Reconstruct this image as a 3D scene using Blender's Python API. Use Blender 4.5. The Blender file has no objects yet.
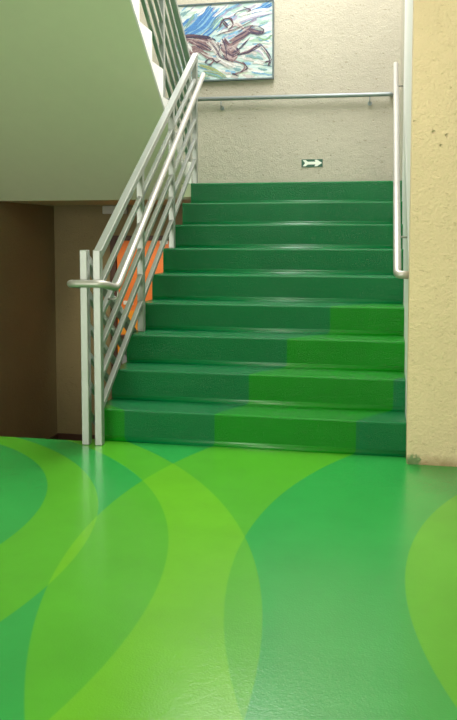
import bpy, bmesh, math, random
from mathutils import Vector, Matrix

random.seed(7)
S = bpy.context.scene
COL = S.collection

# ------------------------------------------------------------------ camera
cam_d = bpy.data.cameras.new('camera')
cam = bpy.data.objects.new('camera', cam_d)
COL.objects.link(cam)
cam.location = (-0.1164, -4.1014, 1.150)
cam.rotation_euler = (math.radians(90 - 4.0), 0, math.radians(11.39))
cam_d.sensor_width = 36
cam_d.lens = 36 * 781.26 / 720
cam_d.shift_y = -(360 - 289.26) / 720
cam_d.clip_start = 0.05
S.camera = cam

# ------------------------------------------------------------------ world, lamps, exposure
w = bpy.data.worlds.new('world')
S.world = w
w.use_nodes = True
w.node_tree.nodes['Background'].inputs['Color'].default_value = (0.95, 0.98, 1.0, 1)
w.node_tree.nodes['Background'].inputs['Strength'].default_value = 0.6

def area(name, loc, target, sx, sy, power, color):
    l = bpy.data.lights.new(name, 'AREA')
    l.shape = 'RECTANGLE'
    l.size, l.size_y, l.energy, l.color = sx, sy, power, color
    o = bpy.data.objects.new(name, l)
    COL.objects.link(o)
    o.location = loc
    o.rotation_euler = (Vector(target) - Vector(loc)).to_track_quat('-Z', 'Y').to_euler()
    return o

# daylight through the stairwell window high above the picture, and through the roof light
area('stairwell_window_light', (-1.7, 3.84, 4.9), (-1.4, 0.0, 2.4), 1.6, 0.9, 48, (0.97, 0.98, 1.0))
area('stairwell_roof_light', (-0.9, 2.2, 5.85), (-0.9, 2.2, 0), 1.7, 2.8, 310, (0.97, 0.98, 1.0))
# daylight through the glazed entrance at the far end of the hall
area('entrance_daylight', (-2.6, -7.85, 1.45), (-2.0, 0.0, 1.4), 3.2, 2.4, 250, (1.0, 0.97, 0.92))
# hall ceiling lamps
area('hall_lamp_near_stairs', (-0.6, -1.3, 2.94), (-0.6, -1.3, 0), 1.3, 0.5, 34, (1.0, 0.93, 0.8))
area('hall_lamp_behind', (-0.8, -4.6, 2.94), (-0.8, -4.6, 0), 1.8, 1.2, 40, (1.0, 0.95, 0.86))

# added spot brightening the door on the lower landing, not a known lamp
sp = bpy.data.lights.new('lower_door_fill', 'SPOT')
sp.energy, sp.color, sp.spot_size, sp.spot_blend, sp.shadow_soft_size = 46, (1.0, 0.92, 0.76), math.radians(70), 0.7, 0.06
so = bpy.data.objects.new('lower_door_fill', sp)
COL.objects.link(so)
so.location = (-2.45, 2.75, 1.35)
so.rotation_euler = (Vector((-2.62, 3.93, 0.25)) - so.location).to_track_quat('-Z', 'Y').to_euler()

S.view_settings.view_transform = 'Standard'
S.view_settings.look = 'None'
S.view_settings.gamma = 1
S.view_settings.exposure = -0.05
S.view_settings.use_curve_mapping = False

# ------------------------------------------------------------------ measurements
H, D, W = 0.175, 0.278, 1.709          # riser, going, width of the green flight
LAND = 9 * H                            # landing level 1.575
YB = 3.93                               # back wall of the stairwell
XL = -3.68                              # left wall of the stairwell
YF = -0.144                             # face of the yellow wall
XS = -1.80                              # open side of the upper flight
ZS = 1.462                              # underside of the landing
LOW = -1.225                            # lower landing
YE = -0.05                              # floor edge at the flight going down
SL = H / D

# ------------------------------------------------------------------ node helpers
def lin(c):
    return tuple(((v / 12.92) if v <= 0.04045 else ((v + 0.055) / 1.055) ** 2.4) for v in [x / 255 for x in c]) + (1,)

class NT:
    def __init__(s, name):
        s.m = bpy.data.materials.new(name)
        s.m.use_nodes = True
        s.t = s.m.node_tree
        s.b = s.t.nodes['Principled BSDF']
        s.tc = s.t.nodes.new('ShaderNodeTexCoord')
        s.geo = s.t.nodes.new('ShaderNodeNewGeometry')
    def n(s, kind, **kw):
        nd = s.t.nodes.new(kind)
        for k, v in kw.items():
            setattr(nd, k, v)
        return nd
    def link(s, a, b):
        s.t.links.new(a, b)
    def setin(s, sock, v):
        if hasattr(v, 'is_linked') or isinstance(v, bpy.types.NodeSocket):
            s.link(v, sock)
        else:
            sock.default_value = v
    def math(s, op, a, b=0.0, clamp=False):
        nd = s.n('ShaderNodeMath', operation=op, use_clamp=clamp)
        s.setin(nd.inputs[0], a)
        s.setin(nd.inputs[1], b)
        return nd.outputs[0]
    def mix(s, f, a, b):
        nd = s.n('ShaderNodeMix', data_type='RGBA')
        s.setin(nd.inputs[0], f)
        s.setin(nd.inputs[6], a)
        s.setin(nd.inputs[7], b)
        return nd.outputs[2]
    def noise(s, scale, detail=3, rough=0.55, vec=None, out='Fac'):
        nd = s.n('ShaderNodeTexNoise')
        nd.inputs['Scale'].default_value = scale
        nd.inputs['Detail'].default_value = detail
        nd.inputs['Roughness'].default_value = rough
        s.link(vec if vec is not None else s.geo.outputs['Position'], nd.inputs['Vector'])
        return nd.outputs[out]
    def voro(s, scale, feature='F1', vec=None):
        nd = s.n('ShaderNodeTexVoronoi', feature=feature)
        nd.inputs['Scale'].default_value = scale
        s.link(vec if vec is not None else s.geo.outputs['Position'], nd.inputs['Vector'])
        return nd.outputs['Distance']
    def ramp(s, f, lo, hi):
        nd = s.n('ShaderNodeMapRange')
        nd.clamp = True
        s.setin(nd.inputs[0], f)
        nd.inputs[1].default_value, nd.inputs[2].default_value = lo, hi
        return nd.outputs[0]
    def bump(s, hgt, strength, dist=0.01):
        nd = s.n('ShaderNodeBump')
        nd.inputs['Strength'].default_value = strength
        nd.inputs['Distance'].default_value = dist
        s.link(hgt, nd.inputs['Height'])
        s.link(nd.outputs[0], s.b.inputs['Normal'])
        return nd
    def color(s, c):
        s.setin(s.b.inputs['Base Color'], c)
    def p(s, **kw):
        for k, v in kw.items():
            s.setin(s.b.inputs[k.replace('_', ' ')], v)
        return s

def simple(name, rgb, rough=0.5, metallic=0.0, var=0.08, bump=0.0, scale=60, **kw):
    t = NT(name)
    c = lin(rgb)
    dark = tuple(v * (1 - var) for v in c[:3]) + (1,)
    lite = tuple(min(1, v * (1 + var)) for v in c[:3]) + (1,)
    t.color(t.mix(t.noise(9, 4), dark, lite))
    t.p(Roughness=rough, Metallic=metallic, **kw)
    if bump:
        t.bump(t.noise(scale, 4), bump)
    return t.m

# ------------------------------------------------------------------ painted floor: overlapping rings, world plan coordinates
RINGS = [((-2.986, -1.652), 1.798, (-2.853, -1.376), 1.348),
         ((1.572, -1.145), 2.834, (1.996, -1.351), 2.628),
         ((-3.389, -2.305), 2.958, (-3.035, -1.921), 2.2096),
         ((1.997, -1.547), 2.0365, (1.997, -1.547), 1.35)]

def green_paint(name, base, light, lightest, rough, coat, bumps):
    t = NT(name)
    sep = t.n('ShaderNodeSeparateXYZ')
    t.link(t.geo.outputs['Position'], sep.inputs[0])
    def inside(c, r):
        cb = t.n('ShaderNodeCombineXYZ')
        t.link(sep.outputs[0], cb.inputs[0])
        t.link(sep.outputs[1], cb.inputs[1])
        ds = t.n('ShaderNodeVectorMath', operation='DISTANCE')
        t.link(cb.outputs[0], ds.inputs[0])
        ds.inputs[1].default_value = (c[0], c[1], 0)
        return t.ramp(ds.outputs['Value'], r + 0.003, r - 0.003)
    total = None
    foot = t.ramp(sep.outputs[1], 1.085, 1.075)      # the rings run out on the fifth step
    for co, ro, ci, ri in RINGS:
        band = t.math('SUBTRACT', inside(co, ro), inside(ci, ri), True)
        total = band if total is None else t.math('ADD', total, band)
    total = t.math('MULTIPLY', total, foot)
    c = t.mix(t.math('MINIMUM', total, 1.0), lin(base), lin(light))
    c = t.mix(t.math('SUBTRACT', total, 1.0, True), c, lin(lightest))
    blotch = t.ramp(t.noise(3.0, 4, 0.6), 0.3, 0.75)
    c2 = t.n('ShaderNodeHueSaturation')
    t.link(c, c2.inputs['Color'])
    t.link(t.math('ADD', t.math('MULTIPLY', blotch, 0.14), 0.93), c2.inputs['Value'])
    t.color(c2.outputs[0])
    t.p(Roughness=rough, Coat_Weight=coat, Coat_Roughness=rough * 0.6, Specular_IOR_Level=0.5 if coat else 0.36)
    hgt = t.math('ADD', t.math('MULTIPLY', t.noise(bumps[0], 2), bumps[1]), t.math('MULTIPLY', t.noise(bumps[2], 3), bumps[3]))
    t.bump(hgt, 1.0, bumps[4])
    return t.m

M_FLOOR = green_paint('green_floor_paint', (46, 152, 68), (80, 164, 40), (100, 174, 32), 0.17, 0.2, (160, 0.6, 45, 0.5, 0.0009))
M_STAIR = green_paint('green_stair_paint', (0, 114, 56), (12, 134, 18), (60, 152, 16), 0.16, 0.0, (240, 1.0, 90, 0.5, 0.0075))

PITS = [(0.101, 1.647, 0.009), (0.163, 1.629, 0.008), (0.138, 1.581, 0.007), (0.011, 1.700, 0.005), (0.179, 1.854, 0.004)]
M_COVE = green_paint('green_cove_paint', (0, 114, 56), (12, 134, 18), (60, 152, 16), 0.1, 0.4, (260, 1.0, 90, 0.3, 0.002))

def plaster(name, rgb, dark, pit=0.0, grain=1.0, dirt=False):
    t = NT(name)
    c = t.mix(t.ramp(t.noise(1.6, 5, 0.6), 0.3, 0.7), lin(rgb), lin(tuple(v * 0.94 for v in rgb)))
    fl = t.n('ShaderNodeMapping')
    fl.inputs['Scale'].default_value = (0.6, 1.0, 1.5)
    t.link(t.geo.outputs['Position'], fl.inputs['Vector'])
    c = t.mix(t.math('MULTIPLY', t.ramp(t.noise(34, 5, 0.7, fl.outputs[0]), 0.60, 0.70), 0.7), c, lin(dark))
    cells = t.voro(7.0)
    pits = t.math('MULTIPLY', t.ramp(t.math('ADD', cells, t.math('MULTIPLY', t.noise(40, 3), 0.09)), 0.115, 0.07), pit)
    c = t.mix(pits, c, lin(dark))
    if dirt:
        sep = t.n('ShaderNodeSeparateXYZ')
        t.link(t.geo.outputs['Position'], sep.inputs[0])
        hz = t.math('ADD', sep.outputs[2], t.math('MULTIPLY', t.noise(30, 4), -0.05))
        c = t.mix(t.math('MULTIPLY', t.ramp(hz, 0.03, -0.025), 0.75), c, lin((150, 118, 80)))
        for px, pz, pr in PITS:
            v = t.n('ShaderNodeVectorMath', operation='DISTANCE')
            t.link(t.geo.outputs['Position'], v.inputs[0])
            v.inputs[1].default_value = (px, YF, pz)
            k = t.ramp(t.math('ADD', v.outputs['Value'], t.math('MULTIPLY', t.noise(90, 3), 0.02)), pr + 0.011, pr + 0.001)
            pits = t.math('MAXIMUM', pits, k)
            c = t.mix(t.math('MULTIPLY', k, 0.3), c, lin(dark))
        # green paint daubed over the bottom corner
        r = t.n('ShaderNodeVectorMath', operation='DISTANCE')
        t.link(t.geo.outputs['Position'], r.inputs[0])
        r.inputs[1].default_value = (0.035, YF, 0.012)
        g = t.ramp(t.math('ADD', r.outputs['Value'], t.math('MULTIPLY', t.noise(60, 4), 0.06)), 0.07, 0.055)
        c = t.mix(t.math('MULTIPLY', g, 0.75), c, lin((70, 128, 76)))
    t.color(c)
    t.p(Roughness=0.85)
    hgt = t.math('SUBTRACT', t.math('ADD', t.math('MULTIPLY', t.noise(70, 5, 0.7), 0.6), t.math('MULTIPLY', t.noise(22, 3), 0.5)), pits)
    t.bump(hgt, 1.0, 0.014 * grain)
    return t.m

M_YELLOW = plaster('yellow_stucco', (244, 219, 178), (176, 148, 104), 0.8, 1.0, True)
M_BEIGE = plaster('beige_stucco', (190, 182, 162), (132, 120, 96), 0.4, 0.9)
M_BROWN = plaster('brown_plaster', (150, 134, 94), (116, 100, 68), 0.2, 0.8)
M_SOFFIT = simple('soffit_paint', (220, 229, 190), 0.6, var=0.03, bump=0.15, scale=25)
M_WHITE = simple('white_paint', (242, 240, 234), 0.6, var=0.05, bump=0.2, scale=40)
M_CEIL = simple('ceiling_paint', (225, 222, 212), 0.8, var=0.03)
M_CONC = simple('grey_screed', (110, 104, 92), 0.7, var=0.15, bump=0.3)
M_RAIL = simple('silver_rail_paint', (168, 171, 164), 0.36, 0.55, var=0.06, bump=0.05, scale=90)
M_TUBE = simple('brushed_tube_metal', (174, 171, 162), 0.42, 0.5, var=0.07)
M_GREYRAIL = simple('grey_rail_paint', (142, 150, 148), 0.4, 0.3, var=0.08)
M_ORANGE = simple('orange_door_paint', (236, 122, 40), 0.45, var=0.07, bump=0.08)
M_SUNPATCH = simple('sunlit_orange_colour', (255, 160, 30), 0.4, var=0.06)  # the door's orange as if sunlit, light put into the colour
M_DARKWOOD = simple('dark_brown_wood', (78, 50, 36), 0.5, var=0.2)
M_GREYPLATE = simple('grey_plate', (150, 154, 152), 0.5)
M_BOX = simple('pale_plastic', (200, 196, 180), 0.5, var=0.04)
M_SIGNGREEN = simple('sign_green', (28, 84, 60), 0.4)
M_SIGNWHITE = simple('sign_white', (230, 232, 218), 0.5, var=0.02)
M_FRAME = simple('picture_frame_grey', (104, 116, 116), 0.35, 0.4)

# ------------------------------------------------------------------ mesh helpers
def obj(name, bm, mat, parent=None, smooth=False):
    bmesh.ops.recalc_face_normals(bm, faces=bm.faces)
    me = bpy.data.meshes.new(name)
    bm.to_mesh(me)
    bm.free()
    me.materials.append(mat)
    if smooth:
        for f in me.polygons:
            f.use_smooth = True
    o = bpy.data.objects.new(name, me)
    COL.objects.link(o)
    if parent is not None:
        o.parent = parent
        o.matrix_parent_inverse = Matrix.Translation(-Vector(parent.location))
    return o

def tag(o, label=None, cat=None, group=None, kind=None):
    if label: o['label'] = label
    if cat: o['category'] = cat
    if group: o['group'] = group
    if kind: o['kind'] = kind
    return o

def empty(name, loc, label, cat, group=None):
    o = bpy.data.objects.new(name, None)
    COL.objects.link(o)
    o.location = loc
    return tag(o, label, cat, group)

def box(bm, x0, x1, y0, y1, z0, z1):
    vs = [bm.verts.new((x, y, z)) for x in (x0, x1) for y in (y0, y1) for z in (z0, z1)]
    for f in ((0, 1, 3, 2), (4, 6, 7, 5), (0, 4, 5, 1), (2, 3, 7, 6), (0, 2, 6, 4), (1, 5, 7, 3)):
        bm.faces.new([vs[i] for i in f])
    return bm

def bev(bm, off=0.004, seg=1):
    bmesh.ops.recalc_face_normals(bm, faces=bm.faces)
    bmesh.ops.bevel(bm, geom=list(bm.edges), offset=off, segments=seg, affect='EDGES', profile=0.5)
    return bm

def boxbm(*a, b=0.0):
    bm = box(bmesh.new(), *a)
    if b: bev(bm, b)
    return bm

def prism_x(pts, x0, x1):
    """polygon in (y, z) extruded along x"""
    bm = bmesh.new()
    a = [bm.verts.new((x0, y, z)) for y, z in pts]
    b = [bm.verts.new((x1, y, z)) for y, z in pts]
    n = len(pts)
    bm.faces.new(a)
    bm.faces.new(b[::-1])
    for i in range(n):
        bm.faces.new((a[i], a[(i + 1) % n], b[(i + 1) % n], b[i]))
    return bm

def prism_z(pts, z0, z1):
    bm = bmesh.new()
    a = [bm.verts.new((x, y, z0)) for x, y in pts]
    b = [bm.verts.new((x, y, z1)) for x, y in pts]
    n = len(pts)
    bm.faces.new(a)
    bm.faces.new(b[::-1])
    for i in range(n):
        bm.faces.new((a[i], a[(i + 1) % n], b[(i + 1) % n], b[i]))
    return bm

def prism_y(pts, y0, y1):
    bm = bmesh.new()
    a = [bm.verts.new((x, y0, z)) for x, z in pts]
    b = [bm.verts.new((x, y1, z)) for x, z in pts]
    n = len(pts)
    bm.faces.new(a)
    bm.faces.new(b[::-1])
    for i in range(n):
        bm.faces.new((a[i], a[(i + 1) % n], b[(i + 1) % n], b[i]))
    return bm

def beam(p0, p1, wx, tz, bevel=0.003):
    """sloping bar with plumb-cut ends, top centre line from p0 to p1"""
    bm = bmesh.new()
    vs = []
    for (x, y, z) in (p0, p1):
        vs += [bm.verts.new((x + sx * wx / 2, y, z - q)) for sx, q in ((-1, 0), (1, 0), (1, tz), (-1, tz))]
    bm.faces.new(vs[:4])
    bm.faces.new(vs[4:][::-1])
    for i in range(4):
        bm.faces.new((vs[i], vs[(i + 1) % 4], vs[4 + (i + 1) % 4], vs[4 + i]))
    return bev(bm, bevel)

def fillet(pts, r, seg=7):
    pts = [Vector(q) for q in pts]
    out = [pts[0]]
    for i in range(1, len(pts) - 1):
        a, b, c = pts[i - 1], pts[i], pts[i + 1]
        u, v = (a - b).normalized(), (c - b).normalized()
        k = min(r, (a - b).length * 0.48, (c - b).length * 0.48)
        s, e = b + u * k, b + v * k
        for j in range(seg + 1):
            q = j / seg
            out.append(s * (1 - q) ** 2 + b * 2 * q * (1 - q) + e * q * q)
    out.append(pts[-1])
    return out

def tube(bm, pts, r, n=14):
    pts = [Vector(q) for q in pts]
    rings = []
    nrm = None
    for i, q in enumerate(pts):
        t = (pts[min(i + 1, len(pts) - 1)] - pts[max(i - 1, 0)]).normalized()
        if nrm is None:
            nrm = t.orthogonal().normalized()
        nrm = (nrm - t * nrm.dot(t)).normalized()
        bi = t.cross(nrm)
        rings.append([bm.verts.new(q + (nrm * math.cos(2 * math.pi * k / n) + bi * math.sin(2 * math.pi * k / n)) * r) for k in range(n)])
    for a, b in zip(rings, rings[1:]):
        for k in range(n):
            bm.faces.new((a[k], a[(k + 1) % n], b[(k + 1) % n], b[k]))
    bm.faces.new(rings[0][::-1])
    bm.faces.new(rings[-1])
    return bm

# ------------------------------------------------------------------ the setting
def struct(name, bm, mat, parent=None):
    return tag(obj(name, bm, mat, parent), kind='structure')

struct('floor', prism_z([(-5.2, -8), (2.2, -8), (2.2, 0.0), (-1.76, 0.0), (-1.76, YE), (-5.2, YE)], -0.2, 0.0), M_FLOOR)
# yellow wall at the foot of the stairs, its return running up the flight
struct('wall_right_front', boxbm(0.0, 2.2, YF, YF + 0.2, 0.0, 3.0), M_YELLOW)
struct('wall_right', boxbm(0.0, 0.2, YF + 0.2, 2.20, LOW, 6.0), M_WHITE)
struct('wall_right_landing', boxbm(0.0, 0.2, 2.20, YB, LOW, 6.0), M_BEIGE)
struct('wall_back', boxbm(XL - 0.2, 0.2, YB, YB + 0.2, ZS + 0.02, 6.0), M_BEIGE)
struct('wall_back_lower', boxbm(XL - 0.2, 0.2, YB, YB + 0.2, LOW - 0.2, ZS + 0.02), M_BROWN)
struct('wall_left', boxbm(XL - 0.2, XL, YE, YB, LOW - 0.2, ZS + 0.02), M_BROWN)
struct('wall_left_upper', boxbm(XL - 0.2, XL, YE, YB, ZS + 0.02, 6.0), M_BEIGE)
struct('wall_hall_left', boxbm(-5.4, -5.2, -8, YE, 0, 3.0), M_BEIGE)
struct('wall_hall_right', boxbm(2.2, 2.4, -8, YF + 0.2, 0, 3.0), M_BEIGE)
struct('wall_hall_rear', boxbm(-5.4, 2.4, -8.2, -8.0, 0, 3.0), M_BEIGE)
struct('wall_hall_corner', boxbm(-5.4, XL - 0.2, YE, YE + 0.2, 0, 3.0), M_BEIGE)
struct('ceiling', prism_z([(-5.4, -8.2), (2.4, -8.2), (2.4, YF), (XS, YF), (XS, 0.56), (XL, 0.56), (XL, YE), (-5.4, YE)], 3.0, 3.24), M_CEIL)
struct('ceiling_stairwell', boxbm(XL - 0.2, 0.2, YF, YB + 0.2, 6.0, 6.1), M_CEIL)
struct('floor_lower_landing', boxbm(XL, 0.0, 1.6, YB, LOW - 0.2, LOW), M_CONC)
SIDE_WALL = ([(YE, -0.2), (YE, -1.4), (2.26, -1.4), (2.26, 1.30), (0.45, -0.02), (0.45, -0.2)], -1.70, -1.66)

# landing slab
LP = [(XL, 2.651), (XS, 2.651), (XS, 8 * D + 0.045), (0.0, 8 * D + 0.045), (0.0, YB), (XL, YB)]
land = struct('floor_landing', prism_z(LP, ZS, LAND - 0.004), M_SOFFIT)
struct('floor_finish', prism_z(LP, LAND - 0.004, LAND), M_STAIR, land)
struct('baseboard_back', boxbm(XL, -3.02, YB - 0.02, YB, LOW, LOW + 0.17), M_DARKWOOD)
struct('baseboard_left', boxbm(XL, XL + 0.02, 1.7, YB - 0.02, LOW, LOW + 0.17), M_DARKWOOD)

# ------------------------------------------------------------------ the green flight
def step_profile(k):
    """riser k with its tread: rounded nosing, small cove at the foot of the riser"""
    y0, z0, z1 = (k - 1) * D, (k - 1) * H, k * H
    pts = []
    rn = 0.012
    pts += [(y0, z0)]
    for j in range(5):
        a = math.pi - j * math.pi / 8
        pts.append((y0 + rn + rn * math.cos(a), z1 - rn + rn * math.sin(a)))
    pts += [(k * D + 0.02, z1), (k * D + 0.02, z0)]
    return pts

green = empty('green_staircase', (-0.85, 0, 0), 'glossy green painted staircase of nine steps rising to the landing', 'staircase')
for k in range(1, 10):
    o = obj('step', prism_x(step_profile(k), -W, -0.001), M_STAIR, green)
    # cove of built-up glossy paint at the foot of the riser
    cb = bmesh.new()
    cv, yk, zk, cols = 0.026, (k - 1) * D, (k - 1) * H, []
    for x in (-W + 0.004, -0.001):
        cols.append([cb.verts.new((x, yk - cv + cv * math.cos(a), zk + cv + cv * math.sin(a))) for a in [-math.pi / 2 + j * math.pi / 20 for j in range(11)]])
        cols[-1].append(cb.verts.new((x, yk + 0.002, zk)))
    for j in range(11):
        f = cb.faces.new((cols[0][j], cols[0][j + 1], cols[1][j + 1], cols[1][j]))
        f.smooth = j < 10
    cb.faces.new((cols[0][11], cols[0][0], cols[1][0], cols[1][11]))
    cb.faces.new(cols[0][::-1])
    cb.faces.new(cols[1])
    c_o = obj('cove', cb, M_COVE, green)
    c_o.parent = o
    c_o.matrix_parent_inverse = Matrix.Identity(4)
wst = [(0.02, 0.0), (8 * D + 0.04, 8 * H - 0.0), (8 * D + 0.04, ZS - 0.12), (0.42, 0.0)]
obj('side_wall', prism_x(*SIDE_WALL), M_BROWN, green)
obj('waist_slab', prism_x(wst, -W + 0.001, -0.001), M_SOFFIT, green)

# ------------------------------------------------------------------ the upper flight (rises towards the hall above the dark recess)
R2, T2, Y2 = 0.208, 0.29, 2.61
up = empty('upper_staircase', (-2.7, Y2, LAND), 'upper stair flight with pale sloping underside and white stepped side', 'staircase')
YT = 0.56
for k in range(1, 9):
    ya = Y2 - (k - 1) * T2
    za = LAND + k * R2
    yn = ya - T2 if k < 8 else YT
    prof = [(ya, za - R2), (ya, za), (yn, za), (yn, za - 0.02), (ya - 0.02, za - 0.02), (ya - 0.02, za - R2)]
    obj('step', prism_x(prof, XL + 0.001, XS - 0.012), M_STAIR, up)
SS = 0.745
def soffit_z(y): return ZS + (2.65 - y) * SS
YT = 0.56
side = [(2.65, ZS), (2.65, LAND)]
for k in range(1, 9):
    ya = Y2 - (k - 1) * T2
    side += [(ya, LAND + (k - 1) * R2), (ya, LAND + k * R2)]
side += [(YT, LAND + 8 * R2), (YT, soffit_z(YT))]
obj('stringer', prism_x(side, XS - 0.012, XS), M_WHITE, up)
sof = [(2.65, ZS), (2.65, LAND - 0.01), (YT, soffit_z(YT) + 0.06), (YT, soffit_z(YT))]
obj('soffit', prism_x(sof, XL + 0.001, XS - 0.012), M_SOFFIT, up)

# ------------------------------------------------------------------ the flight going down, left
dn = empty('descending_staircase', (-2.7, YE, 0), 'stair flight going down behind the edge of the green floor', 'staircase')
for k in range(1, 7):
    obj('step', boxbm(XL + 0.001, -1.76, YE + (k - 1) * D, YE + k * D + 0.02, -k * H - H - 0.1, -k * H), M_STAIR, dn)

# ------------------------------------------------------------------ railings
def rx(y):                                # railing line, a little askew to the flight
    return -1.642 - 0.0280 * (y + 0.105)
BARS = [(1.067, 0.045, 0.052), (0.872, 0.03, 0.036), (0.703, 0.03, 0.036), (0.540, 0.03, 0.036), (0.375, 0.03, 0.036), (0.205, 0.03, 0.036)]
PY = [-0.105, 0.729, 1.563, 2.385]
asc = empty('stair_railing', (-1.65, -0.105, 0), 'silver metal railing with sloping bars along the green stairs', 'railing')
slope = 0.641
for i, y in enumerate(PY):
    zt = 1.067 + (y + 0.105) * slope
    zb = (0, 3 * H, 6 * H, 9 * H)[i]
    hw = 0.0208
    obj('post', boxbm(rx(y) - hw, rx(y) + hw, y - hw, y + hw, zb, zt - (0 if i == 0 else 0.02), b=0.003), M_RAIL, asc)
for i, (z0, wx, tz) in enumerate(BARS):
    ya, yb = (PY[0] + 0.0225 if i else PY[0] - 0.0), PY[3] + (0.02 if i == 0 else -0.02)
    obj('top_rail' if i == 0 else 'rail_bar', beam((rx(ya), ya, z0 + (ya + 0.105) * slope), (rx(yb), yb, z0 + (yb + 0.105) * slope), wx, tz), M_RAIL, asc)

# descending railing
dsc = empty('descending_railing', (-1.716, -0.105, 0), 'silver metal railing of the stairs going down, its end post beside the stair railing', 'railing')
xd = -1.716
obj('post', boxbm(xd - 0.0208, xd + 0.0208, PY[0] - 0.0225, PY[0] + 0.0225, 0, 1.067, b=0.003), M_RAIL, dsc)
yend = 1.62
obj('post', boxbm(xd - 0.0208, xd + 0.0208, yend - 0.0225, yend + 0.0225, LOW, 1.067 - (yend + 0.105) * SL, b=0.003), M_RAIL, dsc)
for i, (z0, wx, tz) in enumerate(BARS):
    ya = PY[0] + 0.0225
    obj('top_rail' if i == 0 else 'rail_bar', beam((xd - 0.013, ya, z0 - 0.01), (xd - 0.013, yend, z0 - 0.01 - (yend - ya) * SL), wx, tz), M_RAIL, dsc)

# round handrail looping round both end posts
hx = 0.078
def hr(y, z0=0.882):
    return (rx(y) + hx, y, z0 + (y - 0.02) * 0.684)
path = [(hr(2.36)), hr(-0.02)] + [(rx(0) + hx - 0.02, -0.165, 0.888), (xd - 0.07, -0.17, 0.888), (xd - 0.07, 0.02, 0.87), (xd - 0.07, yend, 0.87 - (yend - 0.02) * SL)]
hd = obj('handrail', tube(bmesh.new(), fillet(path, 0.05), 0.0208), M_TUBE, asc, True)
for y in (0.0, 0.85, 1.62, 2.25):
    q = hr(y)
    b = tube(bmesh.new(), fillet([(rx(y) + 0.02, y, q[2] - 0.075), (q[0], y, q[2] - 0.075), (q[0], y, q[2] - 0.01)], 0.03, 4), 0.006, 8)
    obj('bracket', b, M_TUBE, hd, True)

# upper railing on the flight above
upr = empty('upper_railing', (-1.85, 2.70, LAND), 'silver railing with sloping bars on the upper stair flight', 'railing')
def ux(y): return -1.845 + 0.012 * (2.7 - y)
us = 0.72
UY = [2.70, 1.83, 0.96]
for i, y in enumerate(UY):
    zt = 2.70 + (2.70 - y) * us
    zb = LAND + (0, 3 * R2, 6 * R2)[i]
    obj('post', boxbm(ux(y) - 0.02, ux(y) + 0.02, y - 0.02, y + 0.02, zb, zt - 0.02, b=0.003), M_RAIL, upr)
for i, (z0, wx, tz) in enumerate(BARS):
    ya, yb = 2.72, 0.7
    zz = 2.70 - (BARS[0][0] - z0)
    obj('top_rail' if i == 0 else 'rail_bar', beam((ux(ya), ya, zz - 0.02 * us), (ux(yb), yb, zz + (2.7 - yb) * us), wx, tz), M_RAIL, upr)

# handrail on the right wall
rw = empty('wall_handrail', (0, 0.05, 0.9), 'straight silver tube handrail on the right wall of the green stairs', 'handrail')
xr = -0.058
rp = fillet([(-0.003, -0.01, 0.945), (xr, -0.01, 0.945), (xr, 2.66, 0.945 + 2.67 * 0.607)], 0.055, 8)
rt = obj('tube', tube(bmesh.new(), rp, 0.021), M_TUBE, rw, True)
for y in (0.42, 2.40):
    z = 0.945 + (y + 0.01) * 0.607 - 0.02
    obj('bracket', tube(bmesh.new(), fillet([(xr, y, z), (xr, y, z - 0.05), (-0.001, y, z - 0.05)], 0.02, 4), 0.006, 8), M_TUBE, rw, True)

# handrail along the back wall
bw = empty('landing_handrail', (-1.1, YB, 2.53), 'grey tube handrail running level across the back wall under the picture', 'handrail')
yh = YB - 0.065
obj('tube', tube(bmesh.new(), fillet([(-0.085, YB - 0.003, 2.53), (-0.085, yh, 2.53), (-2.6, yh, 2.55)], 0.04, 6), 0.021), M_GREYRAIL, bw, True)
for x in (-0.295, -1.80):
    obj('bracket', tube(bmesh.new(), fillet([(x, yh, 2.52), (x, yh, 2.465), (x, YB - 0.001, 2.455)], 0.02, 4), 0.006, 8), M_GREYRAIL, bw, True)
    obj('wall_flange', tube(bmesh.new(), [(x, YB - 0.008, 2.455), (x, YB, 2.455)], 0.022, 12), M_GREYRAIL, bw)

# ------------------------------------------------------------------ exit arrow sign
sg = empty('exit_sign', (-0.865, YB, 1.875), 'small dark green sign with a white arrow pointing right, low on the back wall', 'sign')
obj('plate', boxbm(-0.974, -0.759, YB - 0.006, YB, 1.837, 1.915, b=0.001), M_SIGNGREEN, sg)
def ap(u, v): return (-0.974 + u * 0.215, 1.837 + v * 0.078)
arrow = [ap(*q) for q in [(0.06, 0.9), (0.20, 0.9), (0.30, 0.68), (0.66, 0.68), (0.62, 0.92), (0.74, 0.92), (0.97, 0.5), (0.74, 0.08), (0.62, 0.08), (0.66, 0.32), (0.30, 0.32), (0.20, 0.1), (0.06, 0.1), (0.17, 0.5)]]
obj('arrow', prism_y(arrow, YB - 0.0075, YB - 0.006), M_SIGNWHITE, sg)

# ------------------------------------------------------------------ painting
X0, X1, Z0, Z1 = -2.285, -1.260, 2.730, 3.518
pic = empty('framed_painting', (-1.77, YB, Z0), 'loose brushwork painting of a galloping brown horse and rider under glass', 'painting')
YC = YB - 0.03
def pu(px, py):                            # picture coordinates, 0..96.5 across and 0..78 down
    return (X0 + px / 96.5 * (X1 - X0), Z1 - py / 78.0 * (Z1 - Z0))
t = NT('canvas_paint')
mp = t.n('ShaderNodeMapping')
mp.inputs['Rotation'].default_value = (0, math.radians(38), 0)
mp.inputs['Scale'].default_value = (2.2, 1.0, 11.0)
t.link(t.geo.outputs['Position'], mp.inputs['Vector'])
n1 = t.noise(1.5, 5, 0.65, mp.outputs[0])
n2 = t.noise(3.2, 3, 0.5, mp.outputs[0])
c = t.mix(t.ramp(n1, 0.35, 0.65), lin((150, 188, 190)), lin((222, 224, 212)))
c = t.mix(t.math('MULTIPLY', t.ramp(n2, 0.56, 0.72), 0.6), c, lin((140, 170, 120)))
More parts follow.
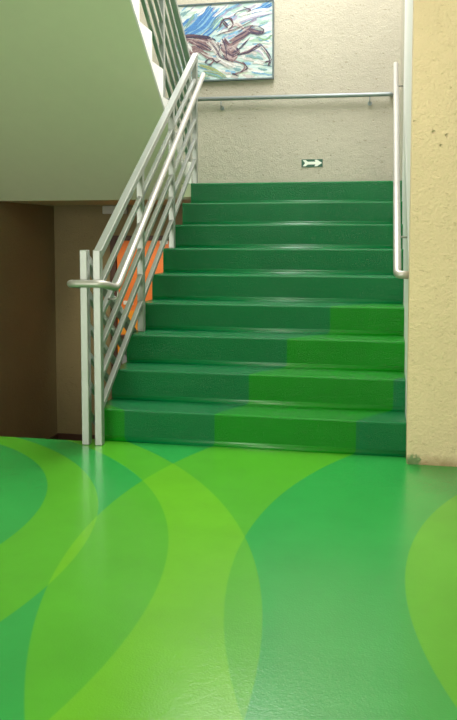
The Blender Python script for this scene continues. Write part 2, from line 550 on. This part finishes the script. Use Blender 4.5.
c = t.mix(t.math('MULTIPLY', t.ramp(t.noise(2.1, 4, 0.6, mp.outputs[0]), 0.58, 0.74), 0.6), c, lin((190, 180, 196)))
t.color(c)
t.p(Roughness=0.35, Coat_Weight=0.6, Coat_Roughness=0.03)
M_CANVAS = t.m
obj('canvas', boxbm(X0 + 0.01, X1 - 0.01, YC, YB, Z0 + 0.01, Z1 - 0.01), M_CANVAS, pic)
fr = bmesh.new()
fw = 0.014
box(fr, X0, X1, YC - 0.012, YB, Z0, Z0 + fw); box(fr, X0, X1, YC - 0.012, YB, Z1 - fw, Z1)
box(fr, X0, X0 + fw, YC - 0.012, YB, Z0 + fw, Z1 - fw); box(fr, X1 - fw, X1, YC - 0.012, YB, Z0 + fw, Z1 - fw)
obj('frame', fr, M_FRAME, pic)

rng = random.Random(21)
def stroke_mat(name, rgb):
    t = NT(name)
    lo = tuple(v * 0.86 for v in rgb)
    t.color(t.mix(t.ramp(t.noise(60, 4, 0.7), 0.35, 0.65), lin(lo), lin(rgb)))
    t.p(Roughness=0.35, Coat_Weight=0.6, Coat_Roughness=0.03)
    return t.m
PAL = {'blue': (78, 132, 190), 'sky': (132, 178, 208), 'lilac': (176, 170, 192), 'white': (226, 226, 220), 'mint': (176, 206, 192),
       'green': (136, 176, 124), 'olive': (170, 176, 110), 'teal': (128, 164, 166), 'maroon': (104, 78, 86), 'brown': (142, 114, 114),
       'rose': (178, 156, 154), 'violet': (76, 64, 86), 'bone': (206, 198, 192)}
PMAT = {k: stroke_mat(k + '_oil_paint', v) for k, v in PAL.items()}
PBM = {}
layer = [0]
def ribbon(kind, pts, wd):
    bm = PBM.setdefault(kind, bmesh.new())
    layer[0] += 1
    y = YC - 0.0003 - layer[0] * 0.000012
    P = [Vector((q[0], q[1], 0)) for q in pts]
    F = []
    for i in range(len(P) - 1):
        a, b, c_, d_ = P[max(i - 1, 0)], P[i], P[i + 1], P[min(i + 2, len(P) - 1)]
        for j in range(4):
            u = j / 4
            F.append(0.5 * ((2 * b) + (c_ - a) * u + (2 * a - 5 * b + 4 * c_ - d_) * u * u + (3 * b - a - 3 * c_ + d_) * u ** 3))
    F.append(P[-1])
    n = len(F)
    prev = None
    for i, q in enumerate(F):
        tg = F[min(i + 1, n - 1)] - F[max(i - 1, 0)]
        tg = tg.normalized() if tg.length > 1e-6 else Vector((1, 0, 0))
        nn = Vector((-tg.y, tg.x, 0))
        ww = wd * 0.5 * (0.2 + 0.8 * math.sin(math.pi * (0.1 + 0.8 * i / (n - 1)))) * rng.uniform(0.7, 1.3)
        pr = []
        for e in (q + nn * ww, q - nn * ww):
            x, z = pu(min(max(e.x, 1.6), 94.8), min(max(e.y, 1.6), 76.2))
            pr.append(bm.verts.new((x, y, z)))
        if prev:
            bm.faces.new((prev[0], prev[1], pr[1], pr[0]))
        prev = pr
def brush(kinds, pts, wd, n=None, jit=0.5):
    n = n or max(3, int(wd * 1.1))
    for _ in range(n):
        o = Vector((rng.gauss(0, wd * 0.28), rng.gauss(0, wd * 0.28)))
        q = [(x + o.x + rng.uniform(-jit, jit), yv + o.y + rng.uniform(-jit, jit)) for x, yv in pts]
        ribbon(rng.choice(kinds), q, wd / n ** 0.5 * rng.uniform(0.5, 1.0))
# ground and sky washes
for _ in range(130):
    x, yv = rng.uniform(2, 94), rng.uniform(2, 40)
    L = rng.uniform(5, 14)
    k = rng.choice(['sky', 'lilac', 'white', 'mint', 'white', 'sky'] if x > 45 else ['blue', 'sky', 'lilac', 'teal', 'sky', 'white', 'green'])
    sl = 0.75 if x < 50 else 0.35
    ribbon(k, [(x - L / 2, yv + L / 2 * sl), (x, yv + rng.uniform(-1, 1)), (x + L / 2, yv - L / 2 * sl)], rng.uniform(1, 3))
for _ in range(120):
    x, yv = rng.uniform(2, 94), rng.uniform(40, 76)
    L = rng.uniform(5, 13)
    k = rng.choice(['white', 'mint', 'bone', 'white', 'teal', 'sky', 'bone'])
    ribbon(k, [(x - L / 2, yv - L * 0.1), (x, yv + rng.uniform(-1.5, 1.5)), (x + L / 2, yv + L * 0.1)], rng.uniform(1, 3))
# blue sweeps top left, green and white flecks
for pts, wd in [([(8, 28), (20, 19), (34, 3)], 8), ([(13, 31), (27, 24), (40, 9)], 8), ([(24, 34), (34, 27), (46, 16)], 5), ([(50, 8), (56, 6), (63, 3)], 3), ([(76, 12), (86, 8), (94, 3)], 4)]:
    brush(['blue', 'blue', 'sky'], pts, wd, 9)
for pts, wd in [([(8, 24), (14, 16), (18, 11)], 3), ([(36, 25), (42, 18), (46, 14)], 4), ([(80, 36), (88, 39), (94, 35)], 3), ([(84, 22), (92, 20)], 3)]:
    brush(['green', 'mint', 'teal'], pts, wd)
for pts, wd in [([(22, 12), (28, 8), (30, 3)], 2), ([(38, 13), (46, 7), (52, 2)], 4), ([(56, 24), (74, 17), (94, 13)], 5), ([(64, 14), (78, 10), (92, 9)], 4), ([(66, 47), (80, 47), (86, 54)], 6)]:
    brush(['white', 'white', 'lilac'], pts, wd)
for pts, wd in [([(24, 62), (36, 66), (50, 75)], 4), ([(28, 68), (40, 71), (47, 75)], 3), ([(16, 70), (26, 74), (34, 75)], 3)]:
    brush(['olive', 'green', 'teal'], pts, wd, 6)
# horse
for pts, wd in [([(2, 37), (14, 35), (27, 37), (36, 41)], 7), ([(3, 44), (10, 47), (20, 46), (28, 42)], 7), ([(18, 38), (26, 43), (34, 47)], 8), ([(46, 40), (53, 46), (62, 40)], 11),
                ([(48, 50), (54, 55), (60, 51)], 7), ([(56, 40), (66, 34), (75, 28)], 7), ([(72, 28), (79, 31), (86, 32)], 4)]:
    brush(['maroon', 'brown', 'brown', 'rose', 'violet'], pts, wd, 12, 1.2)
for pts, wd in [([(62, 52), (72, 50), (80, 45), (84, 43)], 3), ([(83, 43), (90, 52), (93, 60), (91, 64)], 2), ([(54, 57), (62, 60), (68, 63), (66, 69), (56, 72)], 2), ([(24, 48), (32, 54), (39, 57), (34, 62)], 2.2)]:
    brush(['maroon', 'brown', 'violet', 'rose'], pts, wd, 4, 0.5)
for pts, wd in [([(12, 39), (15, 43), (16, 47)], 3), ([(34, 37), (40, 44), (46, 54)], 6), ([(36, 47), (43, 41), (47, 36)], 4), ([(52, 25), (60, 22), (66, 26)], 4), ([(50, 30), (58, 27)], 3), ([(56, 44), (60, 49)], 2), ([(40, 54), (48, 60), (56, 64)], 4)]:
    brush(['bone', 'white', 'rose'], pts, wd, 5, 1.0)
for pts, wd in [([(2, 33), (16, 32), (30, 34), (40, 37)], 1.4), ([(34, 38), (40, 46), (44, 54), (52, 58)], 1.2), ([(46, 36), (50, 44), (50, 54)], 1.6), ([(60, 50), (66, 44), (74, 36)], 1.2),
                ([(44, 24), (47, 17), (54, 16), (57, 22), (52, 27)], 2.0), ([(47, 20), (52, 25)], 3), ([(57, 14), (62, 10), (70, 8)], 1.0), ([(67, 6), (74, 9), (70, 11)], 1.2),
                ([(40, 34), (48, 30), (58, 28), (68, 24), (80, 18)], 1.0), ([(62, 30), (72, 25), (84, 26)], 0.9), ([(36, 56), (40, 60), (45, 58)], 2), ([(83, 26), (87, 29), (85, 33), (79, 34)], 1.2),
                ([(88, 62), (93, 61), (92, 66)], 2), ([(56, 71), (62, 74)], 1.4), ([(66, 60), (71, 66), (64, 70)], 1.2), ([(34, 55), (30, 59), (36, 62)], 1.2), ([(40, 40), (44, 46), (40, 52)], 0.9)]:
    brush(['violet', 'maroon', 'violet'], pts, wd, 3, 0.6)
for k, bm in PBM.items():
    tag(obj('brushwork', bm, PMAT[k], pic), kind='stuff')

# ------------------------------------------------------------------ orange door on the lower landing
dr = tag(empty('door_1', (-2.68, YB, LOW), None, None), kind='structure')
for n, m, a in [('door_leaf', M_ORANGE, (-2.950, -2.06, YB - 0.035, YB - 0.001, LOW, 1.085)),
                ('door_frame', M_DARKWOOD, (-3.02, -2.955, YB - 0.06, YB - 0.001, LOW, 1.14)),
                ('door_frame', M_DARKWOOD, (-2.955, -2.00, YB - 0.06, YB - 0.001, 1.09, 1.14))]:
    obj(n, boxbm(*a, b=0.003), m, dr)
obj('white_tag', boxbm(-2.47, -2.38, YB - 0.04, YB - 0.035, 1.05, 1.085), M_SIGNWHITE, dr)
obj('white_label', boxbm(-2.88, -2.77, YB - 0.04, YB - 0.035, 0.40, 0.44), M_SIGNWHITE, dr)
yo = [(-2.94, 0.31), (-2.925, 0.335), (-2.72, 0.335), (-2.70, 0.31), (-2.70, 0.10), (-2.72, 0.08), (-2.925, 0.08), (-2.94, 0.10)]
obj('painted_sun_patch', prism_y(yo, YB - 0.04, YB - 0.035), M_SUNPATCH, dr)  # sunlit patches of the door, put on as flat yellow-orange sheets
obj('painted_sun_patch', prism_y([(-2.95, 0.02), (-2.905, 0.02), (-2.905, -0.15), (-2.95, -0.15)], YB - 0.04, YB - 0.035), M_SUNPATCH, dr)  # second patch of painted sunlight, at the left edge
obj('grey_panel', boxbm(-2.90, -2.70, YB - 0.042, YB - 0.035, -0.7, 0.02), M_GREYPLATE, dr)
obj('dark_panel', boxbm(-2.95, -2.70, YB - 0.038, YB - 0.035, -0.7, 0.07), M_DARKWOOD, dr)

# junction box under the landing
jb = empty('junction_box', (-2.97, YB, 1.38), 'pale flat box mounted high on the dark wall under the landing', 'box')
obj('housing', boxbm(-3.10, -2.83, YB - 0.06, YB, 1.372, ZS - 0.005, b=0.004), M_BOX, jb)
obj('lid', boxbm(-3.09, -2.84, YB - 0.066, YB - 0.06, 1.380, ZS - 0.012), M_BOX, jb)
